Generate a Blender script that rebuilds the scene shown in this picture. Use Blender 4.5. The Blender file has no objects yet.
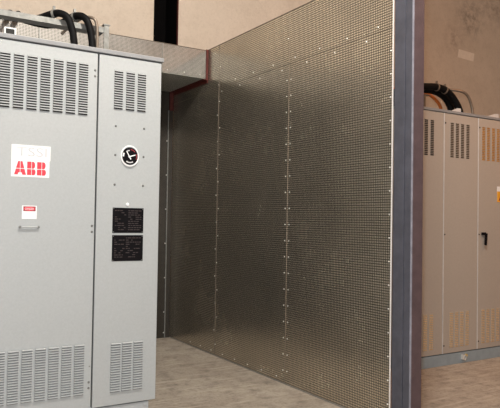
import bpy, bmesh, math, random
from mathutils import Vector, Matrix
random.seed(7)
scene = bpy.context.scene
COL = scene.collection
PI = math.pi

# ------------------------------------------------------------------ materials
def new_mat(name):
    m = bpy.data.materials.new(name); m.use_nodes = True
    nt = m.node_tree
    for n in list(nt.nodes): nt.nodes.remove(n)
    out = nt.nodes.new('ShaderNodeOutputMaterial')
    return m, nt, out
def N(nt, t, **kw):
    n = nt.nodes.new(t)
    for k, v in kw.items(): setattr(n, k, v)
    return n
def setin(n, k, v): n.inputs[k].default_value = v
def c4(c): return (c[0], c[1], c[2], 1.0)
def math_node(nt, op, a, b=None, c=None):
    n = N(nt, 'ShaderNodeMath', operation=op)
    for i, v in enumerate((a, b, c)):
        if v is None: continue
        if isinstance(v, (int, float)): n.inputs[i].default_value = v
        else: nt.links.new(v, n.inputs[i])
    return n.outputs[0]
def mixcol(nt, fac, a, b, blend='MIX'):
    n = N(nt, 'ShaderNodeMix', data_type='RGBA', blend_type=blend)
    if isinstance(fac, (int, float)): n.inputs[0].default_value = fac
    else: nt.links.new(fac, n.inputs[0])
    for i, v in ((6, a), (7, b)):
        if isinstance(v, tuple): n.inputs[i].default_value = c4(v)
        else: nt.links.new(v, n.inputs[i])
    return n.outputs[2]
def noise(nt, vec, scale, detail=4, rough=.6):
    n = N(nt, 'ShaderNodeTexNoise'); setin(n, 'Scale', scale); setin(n, 'Detail', detail); setin(n, 'Roughness', rough)
    nt.links.new(vec, n.inputs['Vector']); return n.outputs['Fac']
def ramp(nt, fac, lo, hi, a=0., b=1.):
    n = N(nt, 'ShaderNodeMapRange'); nt.links.new(fac, n.inputs[0])
    setin(n, 1, lo); setin(n, 2, hi); setin(n, 3, a); setin(n, 4, b); return n.outputs[0]

def paint(name, col, rough=.5, metal=0., var=.06, scale=14, bump=.0, spec=.5):
    m, nt, out = new_mat(name)
    b = N(nt, 'ShaderNodeBsdfPrincipled'); setin(b, 'Roughness', rough); setin(b, 'Metallic', metal)
    setin(b, 'Specular IOR Level', spec)
    tc = N(nt, 'ShaderNodeTexCoord').outputs['Object']
    f = noise(nt, tc, scale)
    dark = tuple(max(0, x * (1 - var * 2)) for x in col); lite = tuple(min(1, x * (1 + var * 2)) for x in col)
    nt.links.new(mixcol(nt, ramp(nt, f, .25, .75), dark, lite), b.inputs['Base Color'])
    if bump:
        bn = N(nt, 'ShaderNodeBump'); setin(bn, 'Strength', bump); setin(bn, 'Distance', .01)
        nt.links.new(noise(nt, tc, scale * 3), bn.inputs['Height']); nt.links.new(bn.outputs[0], b.inputs['Normal'])
    nt.links.new(b.outputs[0], out.inputs[0]); return m

def perforated(name, ax, col, pitch=.019, rad=.33, rough=.3, metal=.85, hole=(.012, .011, .010), bump=.06, stud=False):
    """galvanised sheet with a square grid of small dark holes; ax = the two in-plane axes"""
    m, nt, out = new_mat(name)
    tc = N(nt, 'ShaderNodeTexCoord').outputs['Object']
    sep = N(nt, 'ShaderNodeSeparateXYZ'); nt.links.new(tc, sep.inputs[0])
    d = []
    for a in ax:
        s = math_node(nt, 'DIVIDE', sep.outputs['XYZ'.index(a)], pitch)
        s = math_node(nt, 'SUBTRACT', math_node(nt, 'FRACT', s), .5)
        d.append(math_node(nt, 'POWER', math_node(nt, 'ABSOLUTE', s), 2.))
    dist = math_node(nt, 'SQRT', math_node(nt, 'ADD', d[0], d[1]))
    mask = ramp(nt, dist, rad - .05, rad + .05, 0., 1.) if stud else ramp(nt, dist, rad - .05, rad + .05, 1., 0.)
    sheet = N(nt, 'ShaderNodeBsdfPrincipled'); setin(sheet, 'Metallic', metal)
    big = noise(nt, tc, 1.6, 5, .6); fine = noise(nt, tc, 60, 3)
    dk = tuple(x * .78 for x in col)
    cc = mixcol(nt, ramp(nt, big, .35, .65), dk, col)
    cc = mixcol(nt, math_node(nt, 'MULTIPLY', ramp(nt, fine, .3, .7), .25), cc, tuple(min(1, x * 1.25) for x in col))
    nt.links.new(cc, sheet.inputs['Base Color'])
    nt.links.new(ramp(nt, big, .3, .7, rough * .8, rough * 1.25), sheet.inputs['Roughness'])
    bn = N(nt, 'ShaderNodeBump'); setin(bn, 'Strength', bump); setin(bn, 'Distance', .004)
    nt.links.new(noise(nt, tc, 25, 2), bn.inputs['Height']); nt.links.new(bn.outputs[0], sheet.inputs['Normal'])
    hd = N(nt, 'ShaderNodeBsdfPrincipled'); setin(hd, 'Base Color', c4(tuple(x * .13 for x in col) if stud else hole)); setin(hd, 'Metallic', .8 if stud else 0.); setin(hd, 'Roughness', .3 if stud else .9); setin(hd, 'Specular IOR Level', .5 if stud else .1)
    mx = N(nt, 'ShaderNodeMixShader'); nt.links.new(mask, mx.inputs[0])
    nt.links.new(sheet.outputs[0], mx.inputs[1]); nt.links.new(hd.outputs[0], mx.inputs[2])
    nt.links.new(mx.outputs[0], out.inputs[0]); return m

def concrete(name, a, b, stain, spots=(), floor=False):
    m, nt, out = new_mat(name)
    bs = N(nt, 'ShaderNodeBsdfPrincipled'); setin(bs, 'Roughness', .85); setin(bs, 'Specular IOR Level', .25)
    tc = N(nt, 'ShaderNodeTexCoord').outputs['Object']
    n1 = noise(nt, tc, 1.1, 6, .65); n2 = noise(nt, tc, 7, 6, .7); n3 = noise(nt, tc, 38, 4, .7)
    cc = mixcol(nt, ramp(nt, n1, .35, .65), a, b)
    cc = mixcol(nt, math_node(nt, 'MULTIPLY', ramp(nt, n2, .48, .72), .75 if floor else .35), cc, stain)
    cc = mixcol(nt, math_node(nt, 'MULTIPLY', ramp(nt, n3, .5, .75), .55 if floor else .22), cc, tuple(x * .6 for x in stain))
    if floor:
        mp = N(nt, 'ShaderNodeMapping'); setin(mp, 'Scale', (1.2, 9, 1)); setin(mp, 'Rotation', (0, 0, .5)); nt.links.new(tc, mp.inputs[0])
        st = noise(nt, mp.outputs[0], 2.2, 5, .6)
        cc = mixcol(nt, math_node(nt, 'MULTIPLY', ramp(nt, st, .52, .7), .5), cc, tuple(min(1, x * 1.35) for x in b))
    for (p, r, col, amt) in spots:
        vd = N(nt, 'ShaderNodeVectorMath', operation='DISTANCE'); nt.links.new(tc, vd.inputs[0]); vd.inputs[1].default_value = p
        f = ramp(nt, vd.outputs['Value'], r * .2, r, 1., 0.)
        f = math_node(nt, 'MULTIPLY', f, ramp(nt, noise(nt, tc, 9, 6, .75), .42, .62))
        cc = mixcol(nt, math_node(nt, 'MULTIPLY', f, amt), cc, col)
    nt.links.new(cc, bs.inputs['Base Color'])
    bn = N(nt, 'ShaderNodeBump'); setin(bn, 'Strength', .35); setin(bn, 'Distance', .01)
    nt.links.new(n3, bn.inputs['Height']); nt.links.new(bn.outputs[0], bs.inputs['Normal'])
    nt.links.new(bs.outputs[0], out.inputs[0]); return m

M = {}
M['cab'] = paint('pale_grey_enamel', (.425, .445, .45), .55, var=.025, scale=90)
M['cab_beige'] = paint('beige_grey_enamel', (.445, .395, .345), .55, var=.025, scale=90)
M['cab_cap'] = paint('grey_enamel_cap', (.27, .275, .285), .5, var=.03)
M['plinth_w'] = paint('plinth_enamel', (.43, .45, .46), .6, var=.03)
M['plinth_b'] = paint('plinth_blue_grey', (.30, .36, .40), .6, var=.05)
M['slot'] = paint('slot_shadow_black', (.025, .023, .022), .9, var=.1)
M['filter'] = paint('amber_slot_ground', (.62, .28, .05), .8, var=.2, scale=60)  # amber ground colour behind upper louvre slots of the right cabinet
M['slot_tan'] = paint('tan_slot_ground', (.085, .06, .038), .8, var=.2, scale=60)  # dark tan ground behind the middle door's upper slots
M['gap'] = paint('gap_black', (.03, .03, .03), .8)
M['white'] = paint('white_vinyl', (.9, .9, .9), .5, var=.01)
M['plate_dark'] = paint('dark_grey_cover', (.035, .035, .033), .7, spec=.2)
M['red'] = paint('red_ink', (.80, .05, .075), .5, var=.04)
M['ghost'] = paint('faded_grey_ink', (.60, .60, .62), .5, var=.04)
M['black'] = paint('black_lacquer', (.007, .006, .007), .7, var=.1, spec=.08)
M['brown_ink'] = paint('dim_plate_ink', (.06, .048, .048), .7, spec=.1)
M['maroon'] = paint('dark_red_ink', (.30, .03, .04), .5)
M['zinc'] = paint('zinc_plated', (.75, .74, .70), .4, .35, var=.05)
M['plate_and_lit_edge'] = paint('plate_and_lit_edge', (.66, .66, .66), .45, .1, var=.05)  # pale plates, and painted light on the right cabinet's door edges
M['galv'] = paint('galvanised_steel', (.25, .25, .235), .5, .35, var=.15, scale=25)
M['screw'] = paint('dull_screw_steel', (.22, .22, .21), .4, .6)
M['post'] = paint('blue_grey_column_paint', (.072, .074, .095), .55, var=.12, scale=9)
M['warm_lit'] = paint('column_face_warm_lit', (.105, .070, .076), .6, var=.1)  # column paint with warm light tinted into it, for the front face
M['highlit'] = paint('column_edge_highlight', (.26, .26, .31), .5, var=.15)  # highlight tone for the column's near corner
M['slot_shade'] = paint('slot_shade_grey', (.16, .16, .16), .7)  # lighter shade painted behind the left cabinet's lower louvre slots
M['slot_straw'] = paint('straw_slot_ground', (.82, .56, .30), .8, var=.12, scale=60)  # straw ground colour behind the right cabinet's lower slots
M['rust'] = paint('red_oxide_primer', (.090, .013, .009), .65, var=.18, scale=20)
M['rubber'] = paint('black_cable_rubber', (.005, .005, .0055), .6, var=.1, spec=.12)
M['orange'] = paint('orange_cable_jacket', (.62, .17, .03), .5)
M['conduit'] = paint('conduit_steel', (.24, .195, .155), .45, .5, var=.1)
M['yellow'] = paint('amber_vinyl', (.88, .42, .03), .5, var=.03)
M['brass'] = paint('brass', (.75, .55, .2), .35, .6)
M['brownplate'] = paint('brown_plate', (.25, .12, .07), .6)
M['perf_wall'] = perforated('perforated_sheet_partition', 'YZ', (.90, .81, .67), pitch=.018, rad=.37, rough=.24, metal=.82, bump=0, stud=True)
M['perf_xz'] = perforated('perforated_sheet_fascia', 'XZ', (.42, .40, .37), pitch=.013, rad=.30, rough=.45, metal=.5)
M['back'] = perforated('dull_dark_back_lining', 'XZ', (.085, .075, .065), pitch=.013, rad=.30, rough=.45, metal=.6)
M['perf_xy'] = perforated('perforated_sheet_soffit', 'XY', (.62, .63, .57), pitch=.013, rad=.30, rough=.5, metal=.25)
M['sheet_edge'] = paint('cut_sheet_edge', (.20, .165, .13), .45, .3, var=.1, scale=30)
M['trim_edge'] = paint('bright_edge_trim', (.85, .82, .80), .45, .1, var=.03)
M['wall'] = concrete('cream_concrete', (.59, .51, .425), (.66, .575, .485), (.46, .38, .305),
    spots=(((5.35, 6.8, 4.76), .42, (.13, .11, .10), .6), ((4.95, 6.8, 4.35), .30, (.25, .17, .13), .5), ((5.95, 6.8, 5.1), .5, (.2, .15, .12), .5)))
M['floor'] = concrete('worn_concrete_floor', (.35, .295, .24), (.46, .40, .335), (.15, .125, .105), floor=True)
M['ceil'] = concrete('ceiling_concrete', (.42, .36, .30), (.48, .42, .35), (.3, .25, .2))
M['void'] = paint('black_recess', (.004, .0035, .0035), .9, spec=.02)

# ------------------------------------------------------------------ mesh helpers
def box(bm, x0, x1, y0, y1, z0, z1, mi=0, bev=0.):
    vs = [bm.verts.new((x, y, z)) for x in (x0, x1) for y in (y0, y1) for z in (z0, z1)]
    fs = []
    for q in ((0, 1, 3, 2), (4, 6, 7, 5), (0, 4, 5, 1), (2, 3, 7, 6), (0, 2, 6, 4), (1, 5, 7, 3)):
        f = bm.faces.new([vs[i] for i in q]); f.material_index = mi; fs.append(f)
    if bev:
        es = list({e for f in fs for e in f.edges})
        r = bmesh.ops.bevel(bm, geom=es, offset=bev, segments=2, affect='EDGES', profile=.5)
        for f in r['faces']: f.material_index = mi
def disc(bm, c, r, h, axis='-y', seg=16, mi=0, r2=None):
    """short cylinder / cone frustum from the point c outward along axis"""
    d = {'-y': Vector((0, -1, 0)), '-x': Vector((-1, 0, 0)), 'z': Vector((0, 0, 1))}[axis]
    u = Vector((0, 0, 1)) if axis != 'z' else Vector((1, 0, 0)); w = d.cross(u)
    c = Vector(c); r2 = r if r2 is None else r2
    a = [bm.verts.new(c + (u * math.cos(t) + w * math.sin(t)) * r) for t in [2 * PI * i / seg for i in range(seg)]]
    b = [bm.verts.new(c + d * h + (u * math.cos(t) + w * math.sin(t)) * r2) for t in [2 * PI * i / seg for i in range(seg)]]
    for i in range(seg):
        f = bm.faces.new((a[i], a[(i + 1) % seg], b[(i + 1) % seg], b[i])); f.material_index = mi
    bm.faces.new(list(reversed(a))).material_index = mi; bm.faces.new(b).material_index = mi
def poly(bm, pts, y0, y1, mi=0):
    """a polygon in x,z extruded from y0 to y1"""
    a = [bm.verts.new((p[0], y0, p[1])) for p in pts]; b = [bm.verts.new((p[0], y1, p[1])) for p in pts]
    bm.faces.new(a).material_index = mi; bm.faces.new(list(reversed(b))).material_index = mi
    n = len(pts)
    for i in range(n): bm.faces.new((a[i], b[i], b[(i + 1) % n], a[(i + 1) % n])).material_index = mi
def smooth_path(pts, n=8):
    P = [Vector(p) for p in pts]; out = []
    for i in range(len(P) - 1):
        p0 = P[max(i - 1, 0)]; p1 = P[i]; p2 = P[i + 1]; p3 = P[min(i + 2, len(P) - 1)]
        for k in range(n):
            t = k / n
            out.append(.5 * ((2 * p1) + (p2 - p0) * t + (2 * p0 - 5 * p1 + 4 * p2 - p3) * t * t + (3 * p1 - p0 - 3 * p2 + p3) * t ** 3))
    out.append(P[-1]); return out
def tube(bm, pts, r, seg=14, n=8, mi=0):
    pts = smooth_path(pts, n); rings = []; prev = None
    for i, p in enumerate(pts):
        t = (pts[min(i + 1, len(pts) - 1)] - pts[max(i - 1, 0)]).normalized()
        if prev is None: u = t.orthogonal().normalized()
        else: u = (prev - t * prev.dot(t)).normalized()
        prev = u; w = t.cross(u)
        rings.append([bm.verts.new(p + (u * math.cos(a) + w * math.sin(a)) * r) for a in [2 * PI * k / seg for k in range(seg)]])
    for a, b in zip(rings, rings[1:]):
        for k in range(seg):
            f = bm.faces.new((a[k], a[(k + 1) % seg], b[(k + 1) % seg], b[k])); f.smooth = True; f.material_index = mi
    bm.faces.new(list(reversed(rings[0]))).material_index = mi; bm.faces.new(rings[-1]).material_index = mi
def torus_band(bm, c, d, r, w, th, mi=0, seg=18):
    """a band clamped round a cable: centre c, direction d, inner radius r"""
    d = Vector(d).normalized(); u = d.orthogonal().normalized(); v = d.cross(u); c = Vector(c)
    R = []
    for (rr, ww) in ((r, -w / 2), (r + th, -w / 2), (r + th, w / 2), (r, w / 2)):
        R.append([bm.verts.new(c + d * ww + (u * math.cos(a) + v * math.sin(a)) * rr) for a in [2 * PI * k / seg for k in range(seg)]])
    for i in range(4):
        a, b = R[i], R[(i + 1) % 4]
        for k in range(seg): bm.faces.new((a[k], a[(k + 1) % seg], b[(k + 1) % seg], b[k])).material_index = mi

def obj(name, bm, mats, parent=None, base=None, label=None):
    """link the bmesh (given in world coordinates) as one object, its origin at base or at its parent's place"""
    me = bpy.data.meshes.new(name)
    off = Vector((0, 0, 0))
    if parent is not None: off = world_of(parent)
    if base is not None: off = Vector(base)
    bmesh.ops.translate(bm, verts=bm.verts, vec=-off)
    bmesh.ops.recalc_face_normals(bm, faces=bm.faces)
    bm.to_mesh(me); bm.free()
    if not isinstance(mats, (list, tuple)): mats = [mats]
    for m in mats: me.materials.append(m)
    o = bpy.data.objects.new(name, me); COL.objects.link(o)
    if parent is not None:
        o.parent = parent; o.location = off - world_of(parent)
    else: o.location = off
    WORLD[o.name] = off
    if label: o['label'] = label
    return o
WORLD = {}
def world_of(o): return WORLD[o.name]
def thing(name, loc, label, cat, group=None):
    o = bpy.data.objects.new(name, None); COL.objects.link(o); o.location = loc; o.empty_display_size = .2
    WORLD[o.name] = Vector(loc)
    o['label'] = label; o['category'] = cat
    if group: o['group'] = group
    return o
def tag(o, label, cat, group=None):
    o['label'] = label; o['category'] = cat
    if group: o['group'] = group
    return o
def struct(name, bm, mats):
    o = obj(name, bm, mats); o['kind'] = 'structure'; return o
def text_on(bm, body, x0, x1, z0, z1, y, mi=0, th=.0006):
    """lettering fitted to a rectangle on a plane facing -y"""
    cu = bpy.data.curves.new('lettering', 'FONT'); cu.body = body; cu.size = 1; cu.resolution_u = 3
    o = bpy.data.objects.new('lettering', cu); COL.objects.link(o)
    bpy.context.view_layer.update()
    me = bpy.data.meshes.new_from_object(o.evaluated_get(bpy.context.evaluated_depsgraph_get()))
    bpy.data.objects.remove(o); bpy.data.curves.remove(cu)
    xs = [v.co.x for v in me.vertices]; ys = [v.co.y for v in me.vertices]
    ax, bx, ay, by = min(xs), max(xs), min(ys), max(ys)
    vs = [bm.verts.new((x0 + (v.co.x - ax) / (bx - ax) * (x1 - x0), y - th, z0 + (v.co.y - ay) / (by - ay) * (z1 - z0))) for v in me.vertices]
    for p in me.polygons:
        try: bm.faces.new([vs[i] for i in p.vertices]).material_index = mi
        except ValueError: pass
    bpy.data.meshes.remove(me)

# ------------------------------------------------------------------ setting
XL, XR_, YF, YB, ZC = -5.2, 7.6, -4.0, 6.80, 5.6
b = bmesh.new(); box(b, XL, XR_, YF, YB + .5, -.2, 0); struct('floor', b, M['floor'])
b = bmesh.new(); box(b, XL, XR_, YF, YB + .5, ZC, ZC + .2); struct('ceiling', b, M['ceil'])
SX0, SX1, SZ = -.245, .070, 3.05                      # the tall dark recess in the back wall
b = bmesh.new()
box(b, XL, SX0, YB, YB + .4, 0, ZC); box(b, SX1, XR_, YB, YB + .4, 0, ZC); box(b, SX0, SX1, YB, YB + .4, 0, SZ)
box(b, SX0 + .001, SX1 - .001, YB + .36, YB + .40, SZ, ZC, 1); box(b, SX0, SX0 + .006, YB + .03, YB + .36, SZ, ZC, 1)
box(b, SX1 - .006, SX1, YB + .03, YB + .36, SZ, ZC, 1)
struct('wall_back', b, [M['wall'], M['void']])
b = bmesh.new(); box(b, SX1 - .005, SX1 + .001, YB - .004, YB + .03, SZ + .1, ZC - .02, bev=.001); struct('trim_1', b, M['rust'])
b = bmesh.new(); box(b, XL - .2, XL, YF, YB + .5, -.2, ZC + .2); struct('wall_left', b, M['wall'])
b = bmesh.new(); box(b, XR_, XR_ + .2, YF, YB + .5, -.2, ZC + .2); struct('wall_right', b, M['wall'])
b = bmesh.new(); box(b, XL - .2, XR_ + .2, YF - .2, YF, -.2, ZC + .2); struct('wall_front', b, M['wall'])

# ------------------------------------------------------------------ louvres
def louver(x0, x1, z0, z1, n, y, mats, parent, inner=None, d=.014, fr=(.60, .42, .86)):
    """one column of pressed louvres: hoods with open undersides over slots"""
    bm = bmesh.new(); p = (z1 - z0) / n
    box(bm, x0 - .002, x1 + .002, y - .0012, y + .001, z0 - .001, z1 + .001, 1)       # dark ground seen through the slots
    for i in range(n):
        a = z0 + i * p
        zt, zm, zb = a + p * .98, a + p * fr[0], a + p * fr[1]
        ya = y - .0015; yo = y - d
        L = [(x0, ya, zt), (x0, yo * .45 + ya * .55, zt - (zt - zm) * .2), (x0, yo, zm), (x0, yo, zb), (x0, yo + .002, zb), (x0, ya, zt - p * .2)]
        R = [(x1, q[1], q[2]) for q in L]
        lv = [bm.verts.new(q) for q in L]; rv = [bm.verts.new(q) for q in R]; k = len(L)
        for j in range(k):
            f = bm.faces.new((lv[j], lv[(j + 1) % k], rv[(j + 1) % k], rv[j])); f.material_index = 0
        bm.faces.new(lv); bm.faces.new(list(reversed(rv)))
        # plain sheet strip between this slot and the next hood
        box(bm, x0 - .002, x1 + .002, y - .0022, y - .0010, a + p * fr[2], a + p * 1.0, 0)
    box(bm, x0 - .004, x0, y - .0024, y + .001, z0, z1, 0); box(bm, x1, x1 + .004, y - .0024, y + .001, z0, z1, 0)
    return obj('louver_column', bm, [mats, inner or M['slot']], parent)
def screw(x, y, z, parent, r=.006, mat='screw', name='screw'):
    bm = bmesh.new(); disc(bm, (x, y, z), r, .004, seg=8, r2=r * .7); return obj(name, bm, M[mat], parent)

# ------------------------------------------------------------------ left cabinet
Y = 4.10; X0, X1, SEAM = -2.66, -1.30, -1.758
cab = thing('control_cabinet', ((X0 + X1) / 2, 4.65, 0), 'tall pale grey louvered cabinet with a red lettered white sticker, left of the steel partition', 'cabinet', 'louvered electrical cabinets')
b = bmesh.new(); box(b, X0, X1, Y + .028, 5.25, .115, 2.505, bev=.004); obj('body', b, M['cab'], cab)
b = bmesh.new(); box(b, X0 + .05, X1 - .045, Y + .012, 5.2, 0, .115, bev=.003); box(b, -1.385, -1.355, Y + .006, Y + .013, .09, .105); pl = obj('plinth', b, M['plinth_w'], cab)
b = bmesh.new(); box(b, X0 - .006, X1 + .014, Y - .012, 5.26, 2.505, 2.534, bev=.004); obj('top_cap', b, M['cab_cap'], cab, label='darker grey top cap with a thin overhang')
b = bmesh.new(); box(b, SEAM - .008, SEAM + .008, Y + .02, Y + .03, .13, 2.50); obj('seam_shade', b, M['gap'], cab, label='dark strip painted as the shade between the two doors')  # black strip stands in for the shade deep in the door gap
b = bmesh.new(); box(b, X0 + .006, SEAM - .005, Y, Y + .027, .125, 2.498, bev=.003); door = obj('door', b, M['cab'], cab, label='wide door with nine columns of louvers above and below')
b = bmesh.new(); box(b, SEAM + .006, X1, Y, Y + .027, .125, 2.498, bev=.003); side = obj('door', b, M['cab'], cab, label='narrow door with a dial and two black plates')
for k in range(9):
    x = -1.888 - .0823 * k
    louver(x, x + .061, 2.074, 2.418, 21, Y, M['cab'], door)
    x = -1.879 - .0828 * k
    louver(x, x + .065, .222, .556, 21, Y, M['cab'], door, M['slot_shade'])
for x in (-1.645, -1.560, -1.477): louver(x, x + .061, 2.138, 2.403, 16, Y, M['cab'], side)
for x in (-1.632, -1.552, -1.470): louver(x, x + .068, .212, .545, 20, Y, M['cab'], side, M['slot_shade'])
for z in (2.382, 2.342, 1.338, 1.298, .300, .262): screw(-1.779, Y, z, door, .0085)
screw(-1.776, Y, .405, door, .005)
for z in (2.02, 1.822, 1.62):
    for x in (-1.628, -1.423): screw(x, Y, z, side, .008)
# sticker with the maker's letters
b = bmesh.new(); box(b, -2.301, -2.067, Y - .0015, Y, 1.644, 1.760, bev=0); box(b, -2.3015, -2.062, Y - .0022, Y, 1.752, 1.846)
logo = obj('logo_sticker', b, M['white'], door, label='white sticker with bold red letters')
b = bmesh.new(); yl = (Y - .0024, Y - .0014)
za, zb_ = 1.657, 1.742; zm0, zm1 = 1.694, 1.698
# A : a broad-legged letter split by thin white lines
def A_at(x0, x1):
    h = zb_ - za; xm = (x0 + x1) / 2; w = x1 - x0
    def lx(z): return x0 + (xm - .013 - x0) * (z - za) / h
    def rx(z): return x1 - (x1 - xm - .013) * (z - za) / h
    g = .0016
    poly(b, [(lx(zm1), zm1), (xm - g, zm1), (xm - g, zb_), (lx(zb_), zb_)], *yl)
    poly(b, [(xm + g, zm1), (rx(zm1), zm1), (rx(zb_), zb_), (xm + g, zb_)], *yl)
    poly(b, [(lx(za), za), (x0 + w * .30, za), (x0 + w * .36, za + .014), (xm - g, za + .014), (xm - g, zm0), (lx(zm0), zm0)], *yl)
    poly(b, [(xm + g, za + .014), (x1 - w * .36, za + .014), (x1 - w * .30, za), (rx(za), za), (rx(zm0), zm0), (xm + g, zm0)], *yl)
def B_at(x0, x1):
    xm = x0 + (x1 - x0) * .52; g = .0016
    def bow(z0, z1, xr):
        r = (z1 - z0) / 2; zc = (z0 + z1) / 2
        return [(xr - r * .55 + r * .55 * math.cos(t), zc + r * math.sin(t)) for t in [-PI / 2 + PI * i / 8 for i in range(9)]]
    for (z0, z1, xr) in ((za, zm0, x1), (zm1, zb_, x1 - .003)):
        poly(b, [(x0, z0), (xm - g, z0), (xm - g, z1), (x0, z1)], *yl)
        poly(b, [(xm + g, z0)] + bow(z0, z1, xr) + [(xm + g, z1)], *yl)
A_at(-2.283, -2.211); B_at(-2.205, -2.153); B_at(-2.144, -2.088)
obj('red_lettering', b, M['red'], logo)
b = bmesh.new(); text_on(b, 'TSSI', -2.272, -2.085, 1.775, 1.832, Y - .0022); obj('faded_lettering', b, M['ghost'], logo)
# danger sticker
b = bmesh.new(); box(b, -2.230, -2.139, Y - .0015, Y, 1.378, 1.463); dg = obj('warning_sticker', b, M['white'], door, label='small white sticker with a red danger band')
b = bmesh.new(); box(b, -2.222, -2.147, Y - .0021, Y - .0012, 1.428, 1.458); obj('dark_band', b, M['maroon'], dg)
b = bmesh.new(); poly(b, [(-2.1845 + .034 * math.cos(t), 1.443 + .0125 * math.sin(t)) for t in [2 * PI * i / 20 for i in range(20)]], Y - .0027, Y - .002); obj('red_oval', b, M['red'], dg)
b = bmesh.new(); text_on(b, 'DANGER', -2.211, -2.158, 1.436, 1.450, Y - .0028); obj('lettering', b, M['white'], dg)
# pull handle
b = bmesh.new(); tube(b, [(-2.239, Y - .002, 1.327), (-2.236, Y - .010, 1.327), (-2.222, Y - .013, 1.327), (-2.146, Y - .013, 1.327), (-2.132, Y - .010, 1.327), (-2.129, Y - .002, 1.327)], .0055, 8, 5)
ph = obj('pull_handle', b, M['cab'], door)
for x in (-2.239, -2.129):
    b = bmesh.new(); disc(b, (x, Y, 1.327), .009, .016, seg=12, r2=.008); obj('handle_mount', b, M['screw'], door)
# dial
gx, gz = -1.526, 1.820
b = bmesh.new()
seg = 36
prof = [(.0715, 0), (.0715, -.008), (.068, -.012), (.0635, -.012), (.061, -.008)]
rings = [[b.verts.new((gx + .93 * r * math.cos(t), Y + dy, gz + 1.03 * r * math.sin(t))) for t in [2 * PI * i / seg for i in range(seg)]] for r, dy in prof]
for a, c in zip(rings, rings[1:]):
    for i in range(seg): b.faces.new((a[i], a[(i + 1) % seg], c[(i + 1) % seg], c[i]))
gauge = obj('dial_gauge', b, M['white'], side, label='round dial with white rim and black face')
b = bmesh.new(); disc(b, (gx, Y, gz), .058, .008, seg=36); yf = Y - .0082
def tick(a0, a1, r0, r1, mi):
    n = 5; pts = [(gx + r1 * math.cos(a0 + (a1 - a0) * i / n), gz + r1 * math.sin(a0 + (a1 - a0) * i / n)) for i in range(n + 1)]
    pts += [(gx + r0 * math.cos(a1 + (a0 - a1) * i / n), gz + r0 * math.sin(a1 + (a0 - a1) * i / n)) for i in range(n + 1)]
    poly(b, pts, yf - .0006, yf, mi)
R_ = math.radians
tick(R_(155), R_(185), .042, .053, 1); tick(R_(235), R_(300), .040, .048, 2); tick(R_(40), R_(85), .044, .05, 3); tick(R_(-25), R_(20), .046, .051, 3)
tick(R_(95), R_(120), .036, .043, 2)
obj('dial_face', b, [M['black'], M['white'], M['ghost'], M['maroon']], side, label='black dial face with pale marks')
b = bmesh.new()
def bar(x0, z0, x1, z1, w, y0, y1, mi=0):
    d = Vector((x1 - x0, z1 - z0)).normalized(); n = Vector((-d.y, d.x)) * w / 2
    poly(b, [(x0 + n.x, z0 + n.y), (x0 - n.x, z0 - n.y), (x1 - n.x * .6, z1 - n.y * .6), (x1 + n.x * .6, z1 + n.y * .6)], y0, y1, mi)
bar(gx + .006, gz - .022, gx - .026, gz + .034, .008, yf - .004, yf - .002); bar(gx - .012, gz - .006, gx + .038, gz + .010, .010, yf - .006, yf - .004)
obj('needle', b, M['white'], side, label='white dial pointers')
# nameplates, their small print not readable
def nameplate(z0, z1, seed, cols):
    rnd = random.Random(seed); x0, x1 = -1.639, -1.416
    bm = bmesh.new(); box(bm, x0, x1, Y - .003, Y, z0, z1, bev=.0012)
    o = obj('nameplate', bm, M['black'], side, label='black nameplate with dim small print')
    bm = bmesh.new(); z = z1 - .022
    while z > z0 + .016:
        for (ca, cb) in cols:
            x = x0 + .016 + (x1 - x0 - .032) * ca; xe = x0 + .016 + (x1 - x0 - .032) * cb
            while x < xe - .012:
                w = rnd.uniform(.008, .026)
                if rnd.random() < .72: box(bm, x, min(x + w, xe), Y - .0036, Y - .0028, z, z + .0055)
                x += w + .005
        z -= .0145
    obj('small_print', bm, M['brown_ink'], o)
    for x in (x0 + .007, x1 - .007):
        for z in (z0 + .007, z1 - .007):
            bm = bmesh.new(); disc(bm, (x, Y - .003, z), .0035, .002, seg=8); obj('rivet', bm, M['screw'], o)
nameplate(1.291, 1.463, 3, ((0, .42), (.5, 1))); nameplate(1.098, 1.276, 5, ((0, .38), (.43, 1)))
b = bmesh.new(); disc(b, (-1.534, Y, 1.488), .012, .005, seg=18, r2=.010); obj('indicator_button', b, M['white'], side, label='small white round button above the plates')

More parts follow.
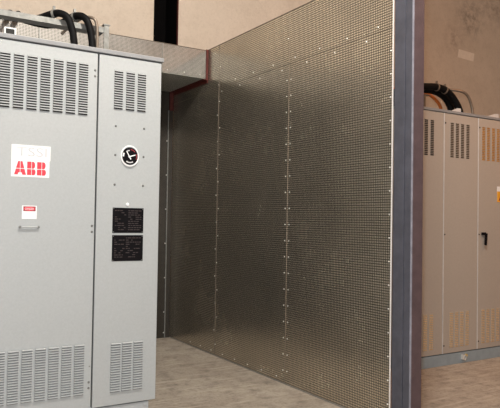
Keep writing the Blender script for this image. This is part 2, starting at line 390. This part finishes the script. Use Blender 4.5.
# things on and above the left cabinet
TOP = 2.534
t = thing('cable_tray', (-2.3, 4.72, TOP), 'galvanised steel rail on posts above the left cabinet, carrying black cables', 'cable tray')
b = bmesh.new(); box(b, -3.3, -1.53, 4.695, 4.70, 2.826, 2.868); box(b, -3.3, -1.53, 4.70, 4.80, 2.864, 2.868); box(b, -3.3, -1.53, 4.70, 4.80, 2.826, 2.829)
obj('rail', b, M['galv'], t)
for x in (-2.55, -1.51):
    b = bmesh.new(); box(b, x - .020, x + .020, 4.690, 4.696, TOP, 2.885, bev=.001); box(b, x + .014, x + .020, 4.696, 4.73, TOP, 2.885); box(b, x - .026, x + .026, 4.684, 4.74, 2.885, 2.893)
    obj('post', b, M['galv'], t)
    b = bmesh.new(); box(b, x - .04, x + .04, 4.67, 4.76, TOP, TOP + .006); obj('foot_plate', b, M['galv'], t)
def cable(name, pts, r, label, clamps, group, mat='rubber', cmat='galv'):
    e = thing(name, pts[-1], label, 'cable', group)
    bm = bmesh.new(); tube(bm, pts, r); obj('jacket', bm, M[mat], e)
    bm = bmesh.new(); q = Vector(pts[-1]); box(bm, q.x - r - .012, q.x + r + .012, q.y - r - .012, q.y + r + .012, q.z, q.z + .012, bev=.003); obj('entry_gland', bm, M['screw'], e)
    for (c, d) in clamps:
        bm = bmesh.new(); torus_band(bm, c, d, r, .018, .005); c = Vector(c)
        box(bm, c.x - .008, c.x + .008, c.y - .01, c.y + .01, c.z + r + .003, c.z + r + .03); obj('clamp', bm, M[cmat], e)
    return e
RA = {2: (-2.096, 5.4, 3.068), 3: (-2.011, 5.87, 3.214), 4: (-1.843, 6.8, 3.490)}
RB = {2: (-2.03, 5.4, 3.070), 3: (-1.94, 5.87, 3.216), 4: (-1.76, 6.8, 3.490)}
g = 'black power cables dropping into the left cabinet'
cable('power_cable', [RA[4], RA[3], RA[2], (-2.172, 4.98, 2.928), (-2.14, 4.88, 2.885), (-2.09, 4.855, 2.872), (-2.04, 4.845, 2.872), (-1.98, 4.815, 2.892), (-1.92, 4.75, 2.912), (-1.87, 4.69, 2.912), (-1.823, 4.65, 2.875), (-1.790, 4.637, 2.78), (-1.774, 4.635, 2.66), (-1.771, 4.635, TOP)], .027,
      'thick black cable arching over the rail, the nearer to the frame edge on the left', [((-1.905, 4.733, 2.914), (1, -1, .1))], g)
cable('power_cable', [RB[4], RB[3], RB[2], (-2.10, 5.02, 2.935), (-2.06, 4.95, 2.895), (-1.98, 4.92, 2.878), (-1.89, 4.90, 2.875), (-1.81, 4.85, 2.895), (-1.755, 4.77, 2.927), (-1.715, 4.70, 2.925), (-1.678, 4.655, 2.885), (-1.650, 4.64, 2.79), (-1.636, 4.635, 2.66), (-1.634, 4.635, TOP)], .027,
      'thick black cable arching over the rail beside the thin conduit', [((-1.745, 4.755, 2.928), (1, -1.7, .05))], g)
b = bmesh.new(); tube(b, [(-1.80, 4.90, 2.82), (-1.745, 4.83, 2.885), (-1.68, 4.73, 2.925), (-1.625, 4.67, 2.915), (-1.600, 4.66, 2.87), (-1.594, 4.66, 2.76), (-1.594, 4.66, TOP)], .012)
tag(obj('conduit', b, M['conduit'], base=(-1.594, 4.66, TOP)), 'thin steel conduit hooked behind the two black cables on the left cabinet', 'conduit')
t = thing('junction_box', (-2.253, 4.5, TOP), 'small dark square box with white rim standing on the left cabinet', 'box')
b = bmesh.new(); box(b, -2.292, -2.214, 4.50, 4.58, TOP, 2.692, bev=.002); obj('housing', b, M['white'], t)
b = bmesh.new(); box(b, -2.282, -2.226, 4.494, 4.502, TOP + .03, 2.680); obj('cover', b, M['plate_dark'], t, label='dark grey cover')

# ------------------------------------------------------------------ steel partition
YS = [3.127, 4.372, 5.622, 6.748]; ZS, ZT = 2.740, 3.192
part = thing('steel_partition', (0, 4.93, 0), 'tall perforated sheet steel partition bolted together from panels, right of the grey cabinet', 'partition')
for i in range(3):
    y0, y1 = YS[i] + .002, YS[i + 1] - .002
    for (z0, z1, nm) in ((.012, ZS - .0015, 'panel'), (ZS + .0015, ZT, 'upper_panel')):
        b = bmesh.new(); box(b, 0, .004, y0, y1, z0, z1, 0)
        if i < 2 or nm == 'panel': pass
        obj(nm, b, M['perf_wall'], part)
        # folded lips along the edges, standing a few millimetres proud of the sheet
for yy in YS[1:3]:
    b = bmesh.new(); box(b, -.005, 0, yy - .0012, yy + .0012, .012, ZS); box(b, -.003, 0, yy - .002, yy + .002, ZS, ZT); obj('seam_lip', b, M['sheet_edge'], part, label='bright folded seam between two panels')
b = bmesh.new(); box(b, -.003, 0, YS[0], 6.748, ZS - .002, ZS + .002); obj('seam_lip', b, M['sheet_edge'], part, label='level seam below the upper panels')
b = bmesh.new(); box(b, -.003, .03, YS[0], 6.748, ZT, ZT + .003); box(b, .027, .03, YS[0], 6.748, ZT - .03, ZT); obj('top_angle', b, M['sheet_edge'], part)
b = bmesh.new(); box(b, .0, .03, YS[0], 6.748, 0, .012); obj('floor_angle', b, M['galv'], part)
b = bmesh.new(); box(b, -.004, .0, YS[0] - .004, YS[0] + .006, 0, ZT + .25); obj('edge_strip', b, M['trim_edge'], part, label='bright vertical edge trim beside the blue grey column')
# joint studs on the far side
for yy in YS[1:3]:
    b = bmesh.new(); box(b, .004, .05, yy - .025, yy + .025, 0, ZT); obj('stud', b, M['galv'], part)
spots = []
for k in range(19): spots.append((5.622 + (.026 if k % 2 else -.026) * (1 if k % 3 else .4), .12 + k * .138))
for k in range(19):
    for s in (-.030, .030): spots.append((4.372 + s, .115 + k * .138))
for k in range(16): spots.append((3.150, .15 + k * .162))
for k in range(8): spots.append((3.28 + k * .335, ZS + .036))
for k in range(7): spots.append((3.40 + k * .36, ZS - .040))
for k in range(8): spots.append((4.5 + k * .24, .045))
for yy in (4.39, 5.60, 3.15): spots.append((yy, ZS + .22))
print('BOLTS', len(spots))
b0 = None
for (yy, zz) in spots:
    if b0 is None:
        bm = bmesh.new(); disc(bm, (-.0003, yy, zz), .006, .0025, '-x', 6); disc(bm, (-.0028, yy, zz), .0055, .003, '-x', 8, r2=.003)
        b0 = obj('bolt', bm, M['zinc'], part, base=(0, yy, zz)); 
    else:
        c = b0.copy(); c.parent = part; c.location = (0, yy - 4.93, zz); COL.objects.link(c)

# ------------------------------------------------------------------ column at the partition's near end
col = thing('steel_column', (.047, 3.03, 0), 'blue grey painted steel column at the near end of the perforated partition', 'column')
b = bmesh.new(); y0, y1, x1 = 2.945, 3.116, .097
box(b, 0, x1, y0, 3.012, .012, ZC, bev=.003); box(b, 0, x1, 3.019, y1, .012, ZC, bev=.003); box(b, .012, x1 - .01, 3.005, 3.03, .012, ZC)
obj('shaft', b, M['post'], col)
b = bmesh.new(); box(b, .004, x1 + .001, y0 - .005, y0, .012, ZC, bev=.001); obj('warm_lit_face', b, M['warm_lit'], col, label='front face tinted reddish grey for the warm light')  # thin plate carrying the painted warm light
b = bmesh.new(); box(b, -.004, .004, y0 - .006, y0 + .006, .012, ZC, bev=.001); obj('edge_highlight', b, M['highlit'], col, label='pale strip painted as the edge highlight')  # strip added to paint a highlight down the column's corner
b = bmesh.new(); box(b, -.04, x1 + .04, y0 - .04, 3.116, 0, .012, bev=.002); obj('base_plate', b, M['post'], col)

# ------------------------------------------------------------------ perforated lining behind the left cabinet
bl = thing('mesh_bulkhead', (-2.0, 6.3, 0), 'perforated steel bulkhead and back lining along the wall behind the left cabinet', 'bulkhead')
FZ0, FZ1, FY = 2.885, 3.182, 5.87
for (x0, x1) in ((-.528, -.012), (-1.75, -.532), (-2.97, -1.754), (-4.2, -2.974)):
    b = bmesh.new(); box(b, x0, x1, FY, FY + .004, FZ0, FZ1); obj('fascia_panel', b, M['perf_xz'], bl)
    b = bmesh.new(); box(b, x0 - .006, x0 + .004, FY - .006, FY, FZ0, FZ1); obj('seam_lip', b, M['galv'], bl)
b = bmesh.new(); box(b, -4.2, -.012, FY - .004, FY + .03, FZ1, FZ1 + .004); obj('top_angle', b, M['sheet_edge'], bl)
b = bmesh.new(); box(b, -4.2, -.012, FY + .004, 6.74, FZ0 - .004, FZ0); obj('soffit_panel', b, M['perf_xy'], bl)
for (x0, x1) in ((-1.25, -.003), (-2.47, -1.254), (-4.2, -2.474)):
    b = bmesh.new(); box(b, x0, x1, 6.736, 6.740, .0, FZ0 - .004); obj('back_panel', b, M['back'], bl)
b = bmesh.new()
box(b, -.032, -.004, FY - .012, FY - .006, FZ0 - .02, FZ1 + .01)                        # upright at the fascia's end
box(b, -.012, -.006, FY - .006, FY + .03, FZ0 - .02, FZ1 + .01)
box(b, -.012, -.005, FY - .006, 6.735, FZ0 - .046, FZ0 - .004); box(b, -.05, -.012, FY + .005, 6.735, FZ0 - .012, FZ0 - .005)
box(b, -.055, -.005, 6.722, 6.735, 2.66, FZ0 - .004)
obj('angle_iron', b, M['rust'], bl, label='red brown angle iron framing the bulkhead corner')
b = bmesh.new(); box(b, -.070, -.060, 6.722, 6.735, 0, 2.66, bev=.002); obj('corner_strip', b, M['galv'], bl, label='pale vertical strip in the far corner')
for x in (-.10, -.28, -.47, -.60, -.9, -1.2, -1.5):
    for z in (FZ0 + .03,):
        bm = bmesh.new(); disc(bm, (x, FY, z), .008, .006, seg=8, r2=.004); obj('bolt', bm, M['zinc'], bl)
for z in (2.3, 1.9, 1.5, 1.1, .7, .3, .06):
    bm = bmesh.new(); disc(bm, (-.075, 6.736, z), .008, .006, seg=8, r2=.004); obj('bolt', bm, M['zinc'], bl)

# ------------------------------------------------------------------ right cabinet
Y2 = 4.19; TOP2 = 2.500
DX = [(1.222, 1.729), (1.740, 2.238), (2.249, 2.752), (2.763, 3.262)]
c2 = thing('control_cabinet', (1.99, 4.75, 0), 'tall beige louvered cabinet with a black lever handle, right of the blue grey column', 'cabinet', 'louvered electrical cabinets')
b = bmesh.new(); box(b, 1.215, 3.27, Y2 + .026, 5.3, .110, 2.474, bev=.004); obj('body', b, M['cab_beige'], c2)
b = bmesh.new(); box(b, 1.235, 3.25, Y2 + .006, 5.26, 0, .110, bev=.003); obj('plinth', b, M['plinth_b'], c2, label='blue grey base plinth')
b = bmesh.new(); box(b, 1.21, 3.275, Y2 - .008, 5.305, 2.474, TOP2, bev=.003); obj('top_cap', b, M['cab_cap'], c2)
cols = [(1.298, 1.378, 1.458, 1.540), (1.822, 1.898, 1.974, 2.055), (2.297, 2.372, 2.452, 2.530), (2.83, 2.91, 2.99, 3.07)]
hand = None
for i, (x0, x1) in enumerate(DX):
    b = bmesh.new(); box(b, x0, x1, Y2, Y2 + .025, .118, 2.470, bev=.003)
    dl = obj('door', b, M['cab_beige'], c2, label=('door next to the column', 'middle door', 'door with the black lever handle', 'last door, beyond the handle')[i])
    b = bmesh.new(); box(b, x1 + .001, x1 + .010, Y2 - .002, Y2 + .02, .118, 2.470); obj('edge_strip', b, M['plate_and_lit_edge'], c2, label='bright strip painted as the lit door edge')  # added strip paints the light caught by the next door's edge
    for k, x in enumerate(cols[i]):
        louver(x, x + .047, 2.040, 2.384, 20, Y2, M['cab_beige'], dl, M['filter'] if i >= 2 else (M['slot'] if i == 0 else M['slot_tan']), d=.008, fr=(.80, .70, .94))
        louver(x + .006, x + .058, .172, .514, 20, Y2, M['cab_beige'], dl, M['slot_straw'], d=.008, fr=(.80, .70, .94))
    for z in (2.372, 1.278, .195): screw(x0 + .012, Y2, z, dl, .0085, 'black')
    if i == 2:
        b = bmesh.new(); box(b, 2.292, 2.352, Y2 - .022, Y2, 1.272, 1.300, bev=.005)
        bm2 = b; poly(b, [(2.328, 1.29), (2.354, 1.29), (2.340, 1.168), (2.318, 1.172)], Y2 - .034, Y2 - .018); obj('lever_handle', b, M['black'], dl)
        b = bmesh.new(); box(b, 2.541, 2.70, Y2 - .0015, Y2, 1.617, 1.780); ws = obj('warning_sticker', b, [M['white']], dl, label='white and orange warning sticker')
        b = bmesh.new(); box(b, 2.541, 2.70, Y2 - .0022, Y2 - .001, 1.617, 1.728); obj('orange_field', b, M['yellow'], ws)
        b = bmesh.new(); poly(b, [(2.565, 1.632), (2.675, 1.632), (2.62, 1.718)], Y2 - .003, Y2 - .002); obj('triangle', b, M['maroon'], ws)
b = bmesh.new(); box(b, 2.005, 2.03, Y2 - .022, Y2 + .006, .040, .085, bev=.003); torus_band(b, (2.045, Y2 - .012, .055), (.3, -1, 0), .022, .012, .006); gc = obj('ground_clamp', b, M['zinc'], c2, label='small bright clamp on the plinth')
b = bmesh.new(); disc(b, (2.075, Y2 + .006, .074), .013, .018, seg=8); obj('clamp_bolt', b, M['brass'], c2, label='brass bolt')
# things on the right cabinet
g = 'cables arching over the right cabinet'
cable('power_cable', [(1.48, 4.68, TOP2), (1.52, 4.68, 2.68), (1.68, 4.68, 2.80), (2.0, 4.68, 2.845), (2.17, 4.68, 2.860), (2.32, 4.68, 2.838), (2.45, 4.68, 2.755), (2.545, 4.68, 2.63), (2.56, 4.68, TOP2)], .038,
      'thick black cable bending down into the right cabinet, nearer the front edge', [((2.17, 4.68, 2.860), (1, 0, 0)), ((2.30, 4.68, 2.842), (1, 0, -.25))], g, 'rubber', 'conduit')
cable('power_cable', [(1.58, 4.78, TOP2), (1.62, 4.78, 2.70), (1.80, 4.78, 2.81), (2.05, 4.78, 2.838), (2.25, 4.78, 2.842), (2.40, 4.78, 2.80), (2.49, 4.78, 2.72), (2.535, 4.78, 2.62), (2.545, 4.78, TOP2)], .038,
      'thick black cable bending down into the right cabinet, behind the nearer one', [], g)
cable('power_cable', [(1.40, 4.90, TOP2), (1.44, 4.90, 2.68), (1.62, 4.89, 2.80), (1.90, 4.88, 2.832), (2.14, 4.88, 2.835), (2.30, 4.88, 2.815), (2.44, 4.88, 2.73), (2.48, 4.88, 2.62), (2.485, 4.88, TOP2)], .018,
      'orange cable running under the black cables on the right cabinet', [], g, 'orange')
b = bmesh.new(); tube(b, [(2.20, 4.97, TOP2), (2.21, 4.96, 2.72), (2.30, 4.93, 2.87), (2.45, 4.80, 2.888), (2.60, 4.71, 2.872), (2.70, 4.70, 2.83), (2.765, 4.70, 2.73), (2.788, 4.70, 2.63), (2.792, 4.70, TOP2)], .016)
tag(obj('conduit', b, M['conduit'], base=(2.792, 4.70, TOP2)), 'thin steel conduit arch to the right of the cables on the right cabinet', 'conduit')
t = thing('cable_support', (1.97, 4.66, TOP2), 'small steel bracket holding up the cables on the right cabinet', 'bracket')
b = bmesh.new(); box(b, 1.965, 1.985, 4.66, 4.68, TOP2 + .006, 2.755); box(b, 1.90, 2.06, 4.655, 4.72, 2.752, 2.760); obj('upright', b, M['conduit'], t)
b = bmesh.new(); box(b, 1.82, 2.10, 4.58, 4.74, TOP2, TOP2 + .02); box(b, 1.82, 2.10, 4.58, 4.60, TOP2 + .02, TOP2 + .09); obj('base', b, M['brownplate'], t, label='brown base plate')
for (x0, x1, h, lab) in ((1.92, 2.06, .055, 'pale metal plate lying on the right cabinet below the black cables'), (2.48, 2.66, .06, 'pale metal plate lying on the right cabinet near the frame edge')):
    b = bmesh.new(); box(b, x0, x1, 4.25, 4.40, TOP2, TOP2 + .006); vs = [(x0, TOP2), (x1, TOP2), (x1, TOP2 + h), (x1 - .05, TOP2 + h), (x0, TOP2 + h * .35)]
    poly(b, vs, 4.262, 4.268)
    tag(obj('mounting_plate', b, M['plate_and_lit_edge'], base=((x0 + x1) / 2, 4.32, TOP2)), lab, 'plate', 'pale plates on the right cabinet')
b = bmesh.new(); poly(b, [(5.03, 4.07), (5.41, 4.055), (5.43, 4.19), (5.05, 4.205)], YB - .003, YB)
tag(obj('tape_patch', b, paint('pale_tape', (.80, .72, .63), .7, var=.04), base=(5.2, YB, 4.13)), 'pale rectangular strip stuck on the bare wall above the right cabinet', 'tape')

# ------------------------------------------------------------------ lights
def lamp(name, kind, loc, energy, color, size=.1, target=None):
    l = bpy.data.lights.new(name, kind); l.energy = energy; l.color = color
    if kind == 'AREA': l.size = size
    else: l.shadow_soft_size = size
    o = bpy.data.objects.new(name, l); COL.objects.link(o); o.location = loc
    if target: o.rotation_euler = (Vector(target) - Vector(loc)).to_track_quat('-Z', 'Y').to_euler()
    return o

lamp('camera_flash', 'POINT', (-3.12, .02, 1.55), 306, (.94, 1., 1.06), .05)
lamp('hall_lamp', 'AREA', (-1.5, 1.6, 5.3), 250, (1., .95, .87), .7, (-1.0, 6.8, 2.8))
lamp('bay_lamp', 'AREA', (3.2, 2.0, 5.3), 72, (1., .43, .17), .6, (3.0, 4.5, 0))
w = bpy.data.worlds.new('world'); scene.world = w; w.use_nodes = True
w.node_tree.nodes['Background'].inputs[0].default_value = (.5, .42, .34, 1); w.node_tree.nodes['Background'].inputs[1].default_value = .05

# ------------------------------------------------------------------ camera
f, yaw, pitch, roll = 623.89, .5525, .024, .0155
F = Vector((math.sin(yaw) * math.cos(pitch), math.cos(yaw) * math.cos(pitch), math.sin(pitch)))
r = Vector((math.cos(yaw), -math.sin(yaw), 0)); u = r.cross(F)
r2 = r * math.cos(roll) + u * math.sin(roll); u2 = -r * math.sin(roll) + u * math.cos(roll)
cd = bpy.data.cameras.new('camera'); cam = bpy.data.objects.new('camera', cd); COL.objects.link(cam)
cd.sensor_fit = 'HORIZONTAL'; cd.sensor_width = 36; cd.lens = 36 * f / 500; cd.clip_start = .05
mw = Matrix((r2, u2, -F)).transposed().to_4x4(); mw.translation = Vector((-3.0705, 0, 1.4)); cam.matrix_world = mw
scene.camera = cam
vs = scene.view_settings
vs.view_transform = 'Standard'; vs.look = 'None'; vs.gamma = 1; vs.use_curve_mapping = False; vs.exposure = 0.
